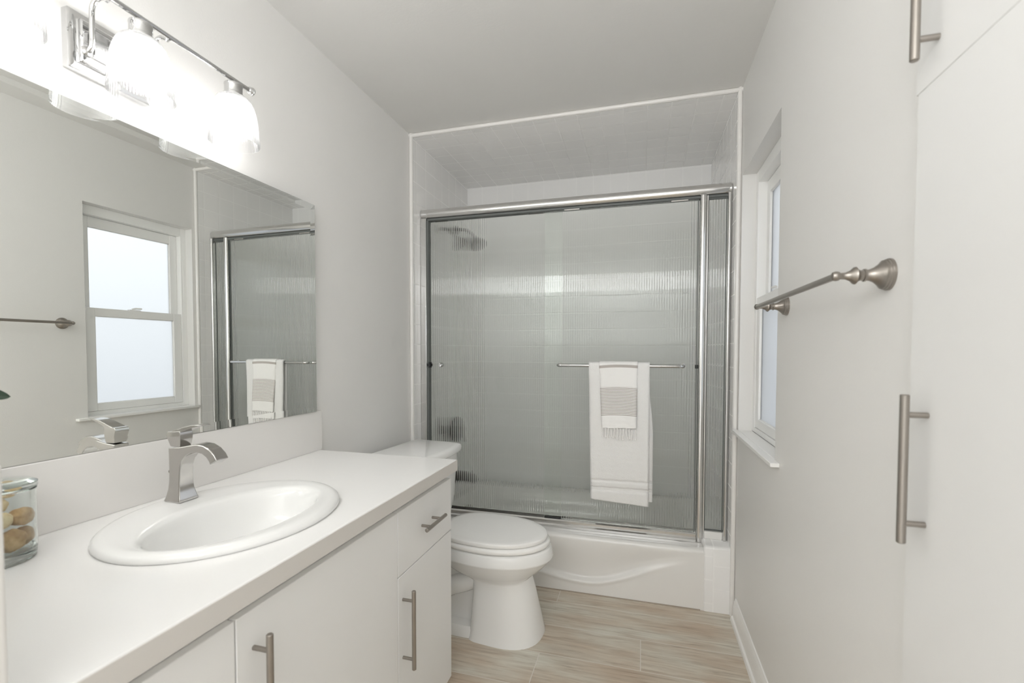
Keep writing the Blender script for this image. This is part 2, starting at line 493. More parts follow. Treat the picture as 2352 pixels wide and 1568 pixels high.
# ------------------------------------------------------------------ room shell
T = 0.12
def holed_wall(name, axis, p0, p1, a_rng, z_rng, holes, mat):
    """slab between p0 and p1 along axis, spanning a_rng x z_rng, with rectangular holes (a0,a1,z0,z1)"""
    As = sorted({*a_rng, *[h[0] for h in holes], *[h[1] for h in holes]})
    Zs = sorted({*z_rng, *[h[2] for h in holes], *[h[3] for h in holes]})
    def solid(i, j):
        if not (0 <= i < len(As) - 1 and 0 <= j < len(Zs) - 1): return False
        ca, cz = (As[i] + As[i+1]) / 2, (Zs[j] + Zs[j+1]) / 2
        return not any(h[0] < ca < h[1] and h[2] < cz < h[3] for h in holes)
    def P(p, a, z): return (p, a, z) if axis == 'x' else (a, p, z)
    mb = MB()
    for i in range(len(As) - 1):
        for j in range(len(Zs) - 1):
            if not solid(i, j): continue
            a0, a1, z0, z1 = As[i], As[i+1], Zs[j], Zs[j+1]
            for p in (p0, p1): mb.add([P(p, a0, z0), P(p, a1, z0), P(p, a1, z1), P(p, a0, z1)], [(0, 1, 2, 3)])
            for di, dj, e in ((-1, 0, ((a0, z0), (a0, z1))), (1, 0, ((a1, z0), (a1, z1))), (0, -1, ((a0, z0), (a1, z0))), (0, 1, ((a0, z1), (a1, z1)))):
                if not solid(i + di, j + dj):
                    mb.add([P(p0, *e[0]), P(p0, *e[1]), P(p1, *e[1]), P(p1, *e[0])], [(0, 1, 2, 3)])
    o = mb.build(name, mat, smooth=None, fix=False)
    bm = bmesh.new(); bm.from_mesh(o.data)
    bmesh.ops.remove_doubles(bm, verts=bm.verts, dist=1e-5)
    bmesh.ops.recalc_face_normals(bm, faces=bm.faces)
    bm.to_mesh(o.data); bm.free()
    return struct(o)

Y0 = -0.75
struct(MB().box(-T, W + T, Y0 - T, YB + T, -0.06, 0).build('floor', M['floor'], smooth=None))
struct(MB().box(-T, W + T, Y0 - T, D, H, H + 0.06).build('ceiling', M['ceiling'], smooth=None))
struct(MB().box(-T, 0, Y0, D, 0, H).build('wall_left', M['wall'], smooth=None))
WY0, WY1, WZ0, WZ1 = 1.722, 2.330, 0.880, 2.062       # window opening
CY0, CY1 = 0.43, 0.895                                # linen cabinet opening
holed_wall('wall_right', 'x', W, W + 0.16, (Y0, D), (0, H), [(WY0, WY1, WZ0, WZ1), (CY0 + 0.01, CY1 - 0.02, 0.10, 2.36)], M['wall'])
holed_wall('wall_back', 'y', Y0 - T, Y0, (0, W), (0, H), [], M['wall'])
# tub alcove: tiled walls stand 2 cm proud of the painted ones
struct(MB().box(-T, 0.02, D + 0.004, YB + T, 0, H).build('wall_alcove_left', M['tile_yz'], smooth=None))
struct(MB().box(1.68, W + 0.16, D + 0.004, YB + T, 0, H).build('wall_alcove_right', M['tile_yz'], smooth=None))
struct(MB().box(0.02, 1.68, YB, YB + T, 0, H - 0.02).build('wall_alcove_back', M['tile_xz'], smooth=None))
struct(MB().box(0.02, 1.68, D + 0.004, YB + T, H - 0.02, H + 0.06).build('ceiling_alcove', M['tile_xy'], smooth=None))
# bead of rounded tile round the opening
def bead(name, pts):
    mb = MB(); mb.tube(pts, 0.0105, 16)
    return struct(mb.build(name, M['glaze'], smooth=60))
bead('trim_1', [(0.0105, D - 0.004, 0.0), (0.0105, D - 0.004, H - 0.001)])
bead('trim_2', [(W - 0.0105, D - 0.004, 0.0), (W - 0.0105, D - 0.004, H - 0.001)])
bead('trim_3', [(0.0, D - 0.004, H - 0.0105), (W, D - 0.004, H - 0.0105)])
# baseboard on the right wall: flat board, stepped top and a shoe moulding
mb = MB()
prof = [(0, 0), (-0.024, 0), (-0.024, 0.010), (-0.021, 0.018), (-0.014, 0.022), (-0.013, 0.075), (-0.010, 0.082), (-0.010, 0.090), (-0.006, 0.097), (-0.004, 0.104), (0, 0.106)]
mb.loft([[(W + x, y, z) for x, z in prof] for y in (CY1 + 0.03, D - 0.045)])
struct(mb.build('baseboard_right', M['trim'], smooth=30))

# tiled ledge filling the end of the tub
mb = MB()
out = []
for k in range(7):
    a = math.radians(180 + 90 * k / 6)
    out.append((1.575 + 0.013 * math.cos(a), 2.373 + 0.013 * math.sin(a)))
out += [(1.68, 2.36), (1.68, YB), (1.562, YB)]
rings = [[(x, y, z) for x, y in out] for z in (0.0, 0.306)]
rings.append([(x + (0.004 if x < 1.6 else 0), y + (0.004 if y < 2.5 else 0), 0.316) for x, y in out])
rings.append([(x + (0.010 if x < 1.6 else 0), y + (0.012 if y < 2.5 else 0), 0.320) for x, y in out])
mb.loft(rings)
struct(mb.build('wall_tub_ledge', M['tile_ledge'], smooth=50))

# ------------------------------------------------------------------ window
win = bpy.data.objects.new('window_1', None); C.objects.link(win); win.location = (W + 0.06, WY0, WZ0); WORLD[win] = Matrix.Translation(win.location)
struct(win)
XF = 1.758
mb = MB(); za, zb = 0.893, WZ1
mb.box(XF, 1.85, WY0, WY0 + 0.030, za, zb); mb.box(XF, 1.85, WY1 - 0.034, WY1, za, zb)
mb.box(XF, 1.85, WY0 + 0.030, WY1 - 0.034, zb - 0.050, zb); mb.box(XF, 1.85, WY0 + 0.030, WY1 - 0.034, za, za + 0.022)
mb.box(XF - 0.001, XF + 0.002, WY1 - 0.022, WY1 - 0.012, za + 0.62, zb - 0.09)
mb.build('window_frame', M['vinyl'], win, bevel=0.002)
def sash(name, x0, x1, z0, z1, st, rb, rt):
    y0, y1 = WY0 + 0.031, WY1 - 0.035
    mb = MB()
    mb.box(x0, x1, y0, y0 + st, z0, z1); mb.box(x0, x1, y1 - st, y1, z0, z1)
    mb.box(x0, x1, y0 + st, y1 - st, z0, z0 + rb); mb.box(x0, x1, y0 + st, y1 - st, z1 - rt, z1)
    o = mb.build(name, M['vinyl'], win, bevel=0.003)
    g = MB(); xm = (x0 + x1) / 2
    g.box(xm - 0.003, xm + 0.003, y0 + st, y1 - st, z0 + rb, z1 - rt)
    g.build('pane', M['frosted'], o, smooth=None)
    k = MB()
    for ya, yb, zc, zd in ((y0 + st - .001, y0 + st + .004, z0 + rb, z1 - rt), (y1 - st - .004, y1 - st + .001, z0 + rb, z1 - rt),
                           (y0 + st, y1 - st, z0 + rb - .001, z0 + rb + .004), (y0 + st, y1 - st, z1 - rt - .004, z1 - rt + .001)):
        k.box(xm - 0.0045, xm - 0.0032, ya, yb, zc, zd)
    k.build('glazing_gasket', M['gasket'] if name == 'x' else M['vinyl'], o, smooth=None)
    return o
lo = sash('lower_sash', 1.761, 1.787, 0.916, 1.498, 0.052, 0.040, 0.046)
up = sash('upper_sash', 1.795, 1.820, 1.455, 2.011, 0.045, 0.040, 0.058)
mb = MB(); mb.box(1.764, 1.784, 1.985, 2.045, 1.498, 1.504); mb.tube([(1.770, 2.000, 1.506), (1.766, 2.020, 1.512), (1.762, 2.050, 1.512)], 0.005, 8)
mb.build('sash_lock', M['vinyl'], lo)
mb = MB(); mb.box(1.672, 1.70, 1.665, 2.343, 0.879, 0.893); mb.box(1.70, 1.757, WY0 + 0.001, WY1 - 0.001, 0.8802, 0.893)
mb.build('window_sill', M['trim'], win, bevel=0.002)

# ------------------------------------------------------------------ bathtub
tub = thing('bathtub', (0.79, 2.78, 0.0), 'white alcove bathtub with a curved relief on its apron', 'bathtub')
X0t, X1t = 0.021, 1.568
zc_pts = [(0.02, 0.23), (0.25, 0.205), (0.45, 0.16), (0.62, 0.118), (0.779, 0.092), (0.895, 0.074), (1.0, 0.068), (1.075, 0.077), (1.183, 0.112), (1.33, 0.176), (1.45, 0.215), (1.56, 0.235)]
def apron(u, v):
    x = X0t + (X1t - X0t) * u
    if v < 0.8:
        z = 0.275 * v / 0.8
        zc = interp(zc_pts, x)
        d = 0.020 * sstep(zc - 0.006, zc + 0.016, z) * (1 - sstep(zc + 0.03, 0.275, z))
        d *= sstep(1.53, 1.20, x) * sstep(0.02, 0.25, x)
        lip = 0.004 * math.exp(-((z - zc + 0.010) / 0.010) ** 2) * sstep(1.50, 1.15, x)
        return (x, 2.364 + d - lip, z)
    a = (v - 0.8) / 0.2 * math.pi / 2
    return (x, 2.389 - 0.025 * math.cos(a), 0.275 + 0.025 * math.sin(a))
mb = MB(); mb.grid(apron, 110, 64)
mb.build('apron', M['enamel'], tub, smooth=60)
mb = MB()
n = 9
def rr3(cx, cy, hx, hy, r, z): return [(x, y, z) for x, y in rrect(cx, cy, hx, hy, r, n)]
mb.loft([rr3(0.791, 2.785, 0.770, 0.396, 0.012, 0.05), rr3(0.791, 2.785, 0.770, 0.396, 0.012, 0.2995),
         rr3(0.78, 2.795, 0.700, 0.320, 0.14, 0.2995), rr3(0.78, 2.795, 0.690, 0.310, 0.14, 0.290),
         rr3(0.78, 2.795, 0.665, 0.285, 0.16, 0.20), rr3(0.78, 2.795, 0.62, 0.25, 0.17, 0.09), rr3(0.78, 2.795, 0.56, 0.21, 0.17, 0.06)], True, True)
mb.build('basin', M['enamel'], tub, smooth=40)
mb = MB(); mb.lathe([(0, 0.036), (0.006, 0.036), (0.010, 0.030), (0.011, 0.0)], (0.116, 2.80, 0.205), (1, 0, 0.25), 24); mb.build('overflow_plate', M['dark'], tub)
mb = MB(); mb.box(0.03, 1.55, 2.3595, 2.3645, 0.0, 0.004); mb.build('caulk_line', M['caulk'], tub, smooth=None)

# shower fittings on the left alcove wall
sh = thing('showerhead', (0.02, 2.80, 2.05), 'dark shower head on a bent arm behind the ribbed glass', 'shower head')
mb = MB(); mb.lathe([(0, 0.03), (0.006, 0.028), (0.010, 0.012)], (0.0205, 2.82, 2.055), (1, 0, 0), 24); mb.build('flange', M['dark'], sh)
mb = MB(); mb.tube([(0.022, 2.82, 2.055), (0.06, 2.82, 2.058), (0.10, 2.82, 2.048), (0.135, 2.82, 2.020), (0.150, 2.82, 2.000)], 0.011, 12); mb.build('shower_arm', M['dark'], sh)
mb = MB(); mb.lathe([(0, 0.012), (0.012, 0.018), (0.03, 0.030), (0.055, 0.052), (0.075, 0.055), (0.080, 0.050), (0.081, 0.0)], (0.148, 2.82, 2.005), (0.5, 0, -0.866), 28); mb.build('spray_head', M['dark'], sh)
vt = thing('shower_valve', (0.02, 2.82, 0.74), 'dark round shower valve plate with lever behind the ribbed glass', 'shower valve')
mb = MB(); mb.lathe([(0, 0.085), (0.008, 0.083), (0.014, 0.070), (0.016, 0.030), (0.05, 0.026), (0.055, 0.0)], (0.0205, 2.82, 0.735), (1, 0, 0), 32); mb.build('escutcheon', M['dark'], vt)
mb = MB(); mb.tube([(0.062, 2.82, 0.735), (0.070, 2.82, 0.70), (0.078, 2.82, 0.655)], [0.014, 0.011, 0.008], 10); mb.build('lever', M['dark'], vt)
sp = thing('tub_spout', (0.02, 2.82, 0.44), 'dark tub spout low on the wall behind the ribbed glass', 'tub spout')
mb = MB(); mb.tube([(0.0205, 2.82, 0.425), (0.09, 2.82, 0.424), (0.135, 2.82, 0.414), (0.158, 2.82, 0.392)], [0.034, 0.032, 0.029, 0.022], 20); mb.build('spout_body', M['dark'], sp)
mb = MB(); mb.cyl((0.13, 2.82, 0.44), (0.13, 2.82, 0.465), 0.006, 10); mb.build('diverter_knob', M['chrome'], sp)

# ------------------------------------------------------------------ shower enclosure
YF = 2.445
enc = thing('shower_door', (0.80, YF + 0.03, 0.30), 'chrome framed sliding shower door of ribbed glass across the tub', 'shower door')
mb = MB()
pr = [(YF + 0.058, 2.024), (YF + 0.058, 2.078), (YF + 0.020, 2.078)]
for k in range(13):
    a = math.radians(80 + 175 * k / 12)
    pr.append((YF + 0.024 + 0.026 * math.cos(a), 2.051 + 0.0275 * math.sin(a)))
pr.append((YF + 0.020, 2.024))
mb.loft([[(x, y, z) for y, z in pr] for x in (0.0235, 1.676)])
mb.build('header_rail', M['alu'], enc, smooth=40)
mb = MB(); mb.box(0.058, 1.66, YF + 0.012, YF + 0.050, 2.012, 2.0235); mb.build('header_channel', M['gasket'], enc, smooth=None)
mb = MB()
pr = [(YF - 0.002, 0.3005), (YF - 0.002, 0.312), (YF + 0.004, 0.318), (YF + 0.004, 0.336), (YF + 0.010, 0.342), (YF + 0.014, 0.342), (YF + 0.014, 0.318), (YF + 0.050, 0.318), (YF + 0.050, 0.348), (YF + 0.056, 0.348), (YF + 0.056, 0.3005)]
mb.loft([[(x, y, z) for y, z in pr] for x in (0.058, 1.535)])
mb.build('bottom_track', M['alu'], enc, smooth=30)
mb = MB(); mb.box(0.0215, 0.056, YF, YF + 0.05, 0.3005, 2.0235); mb.build('side_jamb', M['alu'], enc, bevel=0.002)
mb = MB(); mb.box(0.056, 0.066, YF + 0.012, YF + 0.05, 0.346, 2.012); mb.build('jamb_gasket', M['gasket'], enc, smooth=None)
mb = MB()
pr = []
for k in range(9):
    a = math.radians(180 + 180 * k / 8)
    pr.append((1.5505 + 0.016 * math.cos(a), YF + 0.012 + 0.014 * math.sin(a)))
pr += [(1.5665, YF + 0.05), (1.5345, YF + 0.05)]
mb.loft([[(x, y, z) for x, y in pr] for z in (0.302, 2.0235)])
mb.build('strike_post', M['alu'], enc, smooth=40)
mb = MB(); mb.box(1.5667, 1.5735, YF + 0.010, YF + 0.045, 0.321, 2.0235); mb.build('post_return', M['alu'], enc, bevel=0.001)
mb = MB()
pr = []
for k in range(9):
    a = math.radians(180 + 180 * k / 8)
    pr.append((1.667 + 0.0085 * math.cos(a), YF + 0.004 + 0.012 * math.sin(a)))
pr += [(1.679, YF + 0.008), (1.679, YF + 0.05), (1.6585, YF + 0.05)]
mb.loft([[(x, y, z) for x, y in pr] for z in (0.3205, 2.0235)])
mb.build('side_jamb', M['alu'], enc, smooth=40)

PITCH, AMP = 0.0124, 0.00086
def reeded(x0, x1, y, z0, z1, name, parent):
    mb = MB(); nseg = int((x1 - x0) / PITCH * 12)
    top, bot, topb, botb = [], [], [], []
    vs = []; fs = []
    for i in range(nseg + 1):
        x = x0 + (x1 - x0) * i / nseg
        yy = y - AMP * math.cos(2 * math.pi * x / PITCH)
        vs += [(x, yy, z0), (x, yy, z1)]
    nb = len(vs)
    vs += [(x0, y + 0.0055, z0), (x0, y + 0.0055, z1), (x1, y + 0.0055, z0), (x1, y + 0.0055, z1)]
    for i in range(nseg): fs.append((2*i, 2*i+2, 2*i+3, 2*i+1))
    fs += [(nb, nb+1, nb+3, nb+2), (0, 1, nb+1, nb), (2*nseg, nb+2, nb+3, 2*nseg+1)]
    fs.append(tuple([2*i for i in range(nseg + 1)] + [nb+2, nb]))
    fs.append(tuple([2*i+1 for i in range(nseg + 1)] + [nb+3, nb+1]))
    mb.add(vs, fs)
    return mb.build(name, M['reeded'], parent, smooth=50)
# fixed side light
fx = reeded(1.578, 1.6565, YF + 0.022, 0.364, 2.004, 'fixed_panel', enc)
mb = MB()
mb.box(1.5745, 1.5782, YF + 0.020, YF + 0.028, 0.358, 2.012); mb.box(1.6563, 1.6583, YF + 0.020, YF + 0.028, 0.358, 2.012)
mb.box(1.5782, 1.6563, YF + 0.020, YF + 0.028, 0.358, 0.364); mb.box(1.5782, 1.6563, YF + 0.018, YF + 0.030, 2.004, 2.0118)
mb.build('panel_gasket', M['gasket'], fx, smooth=None)
mb = MB(); mb.box(1.5737, 1.6583, YF + 0.006, YF + 0.044, 0.3205, 0.3575); mb.build('panel_sill', M['enamel'], fx, bevel=0.003)
# sliding panels
fp = reeded(0.7536, 1.5264, YF + 0.018, 0.344, 2.008, 'sliding_panel', enc)
bp_ = reeded(0.068, 0.8465, YF + 0.038, 0.350, 2.008, 'sliding_panel', enc)
mb = MB(); mb.box(1.5262, 1.5302, YF + 0.016, YF + 0.028, 0.346, 2.006); mb.build('edge_seal', M['gasket'], fp, smooth=None)
for p, xs, yy in ((fp, (0.90, 1.44), YF + 0.0135), (bp_, (0.14, 0.70), YF + 0.0335)):
    mb = MB()
    for x in xs: mb.box(x - 0.040, x + 0.040, yy - 0.001, yy + 0.001, 2.006, 2.013)
    mb.build('hanger', M['satin'], p, smooth=None)
mb = MB(); mb.box(1.5215, 1.534, YF + 0.008, YF + 0.020, 1.172, 1.190); mb.build('bumper', M['rubber'], fp, bevel=0.001)
mb = MB(); mb.box(0.058, 0.078, YF + 0.004, YF + 0.036, 1.168, 1.184); mb.box(0.0665, 0.0725, YF + 0.003, YF + 0.036, 1.160, 1.192); mb.build('bumper', M['rubber'], bp_, smooth=None)
mb = MB(); mb.lathe([(0, 0.012), (0.003, 0.014), (0.018, 0.013), (0.022, 0.010), (0.018, 0.007), (0.012, 0.0)], (0.135, YF + 0.0385, 1.1765), (0, -1, 0), 24); mb.build('finger_knob', M['chrome'], bp_)
mb = MB(); mb.box(0.757, 0.842, YF + 0.0145, YF + 0.036, 0.333, 0.349); mb.build('door_guide', M['rubber'], enc, bevel=0.002)
# towel bar on the outer sliding panel
BY, BZ, BR = 2.392, 1.184, 0.0085
def arc3(c, r, a0, a1, n, fx_, fy_):
    return [Vector(c) + Vector(fx_) * r * math.cos(math.radians(a0 + (a1 - a0) * k / n)) + Vector(fy_) * r * math.sin(math.radians(a0 + (a1 - a0) * k / n)) for k in range(n + 1)]
path = [(0.838, YF + 0.0165, BZ)] + arc3((0.860, BY + 0.022, BZ), 0.022, 180, 270, 8, (1, 0, 0), (0, 1, 0)) + \
       arc3((1.442, BY + 0.022, BZ), 0.022, 270, 360, 8, (1, 0, 0), (0, 1, 0)) + [(1.464, YF + 0.0165, BZ)]
mb = MB(); mb.tube(path, BR, 14)
for x in (0.838, 1.464): mb.lathe([(0, 0.013), (0.004, 0.013), (0.007, 0.009)], (x, YF + 0.0168, BZ), (0, -1, 0), 20)
mb.build('towel_bar', M['chrome'], fp, smooth=50)

# ------------------------------------------------------------------ towels on the shower door
def drape(mb, xl_top, xr_top, xl_bot, xr_bot, zbar, rbar, ybar, z_front, z_back, y_front, nx=28, wav=0.004, bands=(), ph=0.0, slope=0.0):
    """one cloth sheet folded over a bar; returns grid on mb"""
    L1 = zbar - z_front; L2 = zbar - z_back; arc = math.pi * rbar
    tot = L1 + arc + L2; nv = 330
    def fn(u, v):
        s = v * tot
        if s < L1:
            z = z_front + s; hang = (zbar - z) / L1
            y = ybar - rbar - (y_front) * sstep(0, 1, hang)
            front = 1
        elif s < L1 + arc:
            a = (s - L1) / rbar
            y = ybar - rbar * math.cos(a); z = zbar + rbar * math.sin(a); hang = 0; front = 0
        else:
            z = zbar - (s - L1 - arc); hang = (zbar - z) / L2; y = ybar + rbar + 0.002 * hang; front = 0
        k = max(0.0, hang if front else hang * L2 / L1)
        xl = xl_top + (xl_bot - xl_top) * k; xr = xr_top + (xr_bot - xr_top) * k
        x = xl + (xr - xl) * u
        if front:
            y -= wav * hang * (math.sin(u * 5.2 + 1.0 + ph) + 0.5 * math.sin(u * 11 + 2.2 * hang + ph))
            z -= slope * (u - 0.5) * 2 * hang
            for b0, b1 in bands:
                y += 0.0055 * sstep(b0 - 0.002, b0, z) * (1 - sstep(b1, b1 + 0.002, z))
            y += 0.0012 * noise.noise(Vector((x * 60, z * 60, ph)))
        e = min(u, 1 - u)
        if front: y += 0.006 * (1 - sstep(0, 0.06, e)) * min(1.0, hang * 6)
        return (x, y, z)
    mb.grid(fn, nx, nv)
bt = MB()
drape(bt, 1.004, 1.3035, 1.0195, 1.3030, BZ, 0.0150, BY, 0.490, 0.56, 0.006, bands=((0.545, 0.566), (0.592, 0.604)), slope=0.010)
# the inner fold of the towel, peeping out on the right behind the front one
def fold(u, v):
    z = 0.500 + (BZ - 0.03 - 0.500) * v
    k = 1 - v
    x = 1.03 + (1.298 + 0.024 * sstep(0.0, 0.5, k) - 1.03) * u
    y = BY + 0.002 + 0.006 * math.sin(math.pi * v) - 0.003 * (1 - sstep(0.9, 1, u))
    for b0, b1 in ((0.545, 0.566), (0.592, 0.604)): y += 0.0055 * sstep(b0 - 0.002, b0, z) * (1 - sstep(b1, b1 + 0.002, z))
    return (x, y, z)
bt.grid(fold, 20, 240)
o = bt.build('bath_towel', M['terry'], None, smooth=80, solid=0.009)
tag(o, 'white terry bath towel folded over the shower door bar, under the striped towel', 'towel')
ht = thing('hand_towel', (1.16, 2.365, 1.0), 'small white hand towel with thin grey stripes and fringe, over the bath towel', 'towel')
mb = MB()
drape(mb, 1.0565, 1.2460, 1.0735, 1.2425, BZ, 0.0215, BY, 0.871, 1.02, 0.013, nx=26, wav=0.003, ph=1.3, slope=-0.003)
mb.build('towel_cloth', M['stripe'], ht, smooth=80, solid=0.003)
rnd = random.Random(3)
for i in range(12):
    x = 1.078 + 0.160 * i / 11; z0 = 0.873 - 0.003 + 0.004 * math.sin(i * 1.7)
    L = 0.045 + 0.012 * rnd.random(); dx = rnd.uniform(-0.007, 0.007)
    path = []
    for k in range(7):
        q = k / 6
        path.append((x + dx * q * q + 0.0012 * math.sin(k * 2.1 + i), BY - 0.0375 - 0.001 * q, z0 - L * q))
    mb = MB(); mb.tube(path, [0.0040, 0.0028, 0.0032, 0.0026, 0.0032, 0.0026, 0.0043], 7)
    mb.build('tassel', M['fringe'], ht, smooth=60)

# ------------------------------------------------------------------ toilet
TL = (0.03, 2.035, 0.0)
toi = thing('toilet', TL, 'white elongated toilet with closed lid between vanity and bathtub', 'toilet')
ca, sa = math.cos(math.radians(-5.5)), math.sin(math.radians(-5.5))
def tp(u, v, z): return (TL[0] + u * ca - v * sa, TL[1] + u * sa + v * ca, z)
def egg(uc, af, ab, hw, z, nf=2.0, nb=2.6, n=48):
    out = []
    for k in range(n):
        th = 2 * math.pi * k / n
        c, s_ = math.cos(th), math.sin(th)
        p = nf if c >= 0 else nb
        a = af if c >= 0 else ab
        out.append(tp(uc + a * math.copysign(abs(c) ** (2 / p), c), hw * math.copysign(abs(s_) ** (2 / p), s_), z))
    return out
# tank
def tank_ring(u0, u1, hv, bow, z, r=0.035):
    pts = rrect((u0 + u1) / 2, 0, (u1 - u0) / 2, hv, r, 7)
    return [tp(u + (bow * (1 - (v / hv) ** 2) if u > (u0 + u1) / 2 else 0), v, z) for u, v in pts]
def dense(u0, u1, hv, bow, z, r):
    pts = []
    base = rrect((u0 + u1) / 2, 0, (u1 - u0) / 2, hv, r, 7)
    for i, p in enumerate(base):
        q = base[(i + 1) % len(base)]
        pts.append(p)
        if abs(p[1] - q[1]) > 0.1:
            for k in range(1, 8): pts.append((p[0], p[1] + (q[1] - p[1]) * k / 8))
    return [tp(u + (bow * (1 - (v / hv) ** 2) if u > (u0 + u1) / 2 else 0), v, z) for u, v in pts]
mb = MB()
mb.loft([dense(0.055, 0.265, 0.195, 0.022, 0.405, 0.03), dense(0.050, 0.285, 0.205, 0.026, 0.50, 0.03), dense(0.045, 0.300, 0.214, 0.028, 0.744, 0.03)])
mb.build('tank', M['china'], toi, bevel=0.006)
mb = MB()
mb.loft([dense(0.034, 0.312, 0.224, 0.030, 0.744, 0.03), dense(0.030, 0.318, 0.229, 0.031, 0.750, 0.033), dense(0.030, 0.318, 0.229, 0.031, 0.770, 0.033),
         dense(0.034, 0.312, 0.224, 0.030, 0.778, 0.032), dense(0.050, 0.295, 0.208, 0.027, 0.782, 0.03)])
mb.build('tank_lid', M['china'], toi, smooth=50)
mb = MB(); mb.cyl(tp(0.30, -0.16, 0.69), tp(0.335, -0.16, 0.69), 0.013, 16); mb.tube([tp(0.332, -0.16, 0.69), tp(0.338, -0.13, 0.687), tp(0.336, -0.09, 0.683)], 0.006, 8)
mb.build('flush_lever', M['chrome'], toi)
# bowl, foot and trapway as one casting
mb = MB()
R = [egg(0.640, 0.190, 0.120, 0.152, 0.0, 2.5, 6), egg(0.640, 0.188, 0.117, 0.148, 0.012, 2.5, 6), egg(0.638, 0.172, 0.112, 0.130, 0.10, 2.4, 6), egg(0.634, 0.154, 0.106, 0.116, 0.20, 2.3, 5.5), egg(0.630, 0.146, 0.106, 0.113, 0.245, 2.2, 4.5),
     egg(0.618, 0.156, 0.140, 0.120, 0.258, 2.2, 3.2), egg(0.610, 0.186, 0.20, 0.142, 0.279, 2.1, 2.7), egg(0.605, 0.222, 0.24, 0.164, 0.305, 2.05, 2.6), egg(0.602, 0.250, 0.255, 0.181, 0.331, 2.0, 2.6), egg(0.600, 0.266, 0.260, 0.190, 0.3495, 2.0, 2.6),
     egg(0.600, 0.2695, 0.262, 0.1922, 0.3535, 2.0, 2.6), egg(0.600, 0.2700, 0.262, 0.1920, 0.358, 2.0, 2.6), egg(0.600, 0.263, 0.258, 0.186, 0.394, 2.0, 2.6), egg(0.600, 0.258, 0.254, 0.182, 0.399, 2.0, 2.6), egg(0.600, 0.248, 0.248, 0.174, 0.401, 2.0, 2.6)]
mb.loft(R)
mb.loft([egg(0.40, 0.22, 0.22, 0.140, 0.0, 4, 5), egg(0.40, 0.22, 0.22, 0.136, 0.035, 4, 5), egg(0.40, 0.215, 0.215, 0.126, 0.045, 4, 5)])
mb.loft([egg(0.40, 0.20, 0.22, 0.075, 0.03, 4, 4), egg(0.40, 0.20, 0.22, 0.070, 0.17, 4, 4), egg(0.40, 0.22, 0.24, 0.080, 0.26, 4, 4), egg(0.36, 0.24, 0.28, 0.15, 0.36, 3, 4), egg(0.33, 0.20, 0.27, 0.175, 0.400, 3, 4)])
mb.tube([tp(0.53, -0.050, 0.235), tp(0.48, -0.066, 0.215), tp(0.42, -0.070, 0.19), tp(0.34, -0.08, 0.14), tp(0.28, -0.075, 0.05)], [0.045, 0.046, 0.044, 0.04, 0.036], 16)
mb.build('bowl', M['china'], toi, smooth=45)
mb = MB()
mb.loft([egg(0.592, 0.250, 0.225, 0.175, 0.4035, 2, 3), egg(0.592, 0.261, 0.228, 0.1835, 0.4065, 2, 3), egg(0.592, 0.2645, 0.23, 0.186, 0.413, 2, 3), egg(0.592, 0.2640, 0.23, 0.1855, 0.421, 2, 3), egg(0.592, 0.2590, 0.228, 0.1815, 0.4265, 2, 3), egg(0.592, 0.24, 0.22, 0.168, 0.4285, 2, 3)])
mb.build('seat', M['seat'], toi, smooth=50)
mb = MB()
mb.loft([egg(0.590, 0.240, 0.228, 0.168, 0.4310, 2, 3), egg(0.590, 0.2525, 0.2325, 0.1775, 0.4325, 2, 3), egg(0.590, 0.2545, 0.2335, 0.1795, 0.4365, 2, 3), egg(0.590, 0.2545, 0.2335, 0.1795, 0.4455, 2, 3), egg(0.590, 0.2530, 0.2330, 0.1785, 0.4485, 2, 3), egg(0.590, 0.2485, 0.2310, 0.1750, 0.4502, 2, 3), egg(0.588, 0.22, 0.21, 0.155, 0.4515, 2, 3), egg(0.586, 0.10, 0.10, 0.07, 0.4535, 2, 3)])
mb.build('lid', M['seat'], toi, smooth=50)
for v in (-0.075, 0.075):
    mb = MB(); mb.cyl(tp(0.352, v - 0.025, 0.418), tp(0.352, v + 0.025, 0.418), 0.013, 14)
    mb.build('hinge', M['seat'], toi)

# ------------------------------------------------------------------ vanity
VY0, VY1 = 0.326, 1.557
van = thing('vanity_cabinet', (0.29, 0.95, 0.0), 'long white flat-front vanity cabinet under the countertop', 'cabinet')
mb = MB()
for ya, yb in ((VY0 + 0.002, VY0 + 0.020), (0.612, 0.630), (1.162, 1.180), (VY1 - 0.022, VY1 - 0.004)): mb.box(0.020, 0.552, ya, yb, 0.063, 0.8165)
mb.box(0.002, 0.573, VY0 + 0.002, VY1 - 0.004, 0.045, 0.063); mb.box(0.002, 0.020, VY0 + 0.002, VY1 - 0.004, 0.063, 0.8165)
mb.box(0.553, 0.573, VY0 + 0.002, VY1 - 0.004, 0.765, 0.8165)
mb.box(0.002, 0.500, VY0 + 0.01, VY1 - 0.03, 0.0, 0.045)
mb.build('carcass', M['cabinet'], van, smooth=None)
def bar_handle(p0, p1, posts, foot, parent, r=0.0062, rp_=0.0045, mat='nickel'):
    mb = MB()
    a, b = Vector(p0), Vector(p1)
    mb.lathe([(0, r * 0.8), (0.0012, r), ((b - a).length - 0.0012, r), ((b - a).length, r * 0.8)], a, b - a, 18)
    for q in posts:
        c = a + (b - a) * q
        f = Vector((foot, c.y, c.z)); mb.cyl(c, f, rp_, 12)
    return mb.build('handle', M[mat], parent, smooth=40)
XD0, XD1 = 0.5745, 0.592
def front(name, y0, y1, z0, z1):
    mb = MB(); mb.box(XD0, XD1, y0, y1, z0, z1)
    return mb.build(name, M['cabinet'], van, bevel=0.0015)
ZT = 0.790
d1 = front('door', VY0, 0.6205, 0.045, ZT)
d2 = front('door', 0.6235, 1.1695, 0.045, ZT)
bar_handle((0.628, 0.660, 0.512), (0.628, 0.660, 0.750), (0.13, 0.87), XD1 - 0.001, d2)
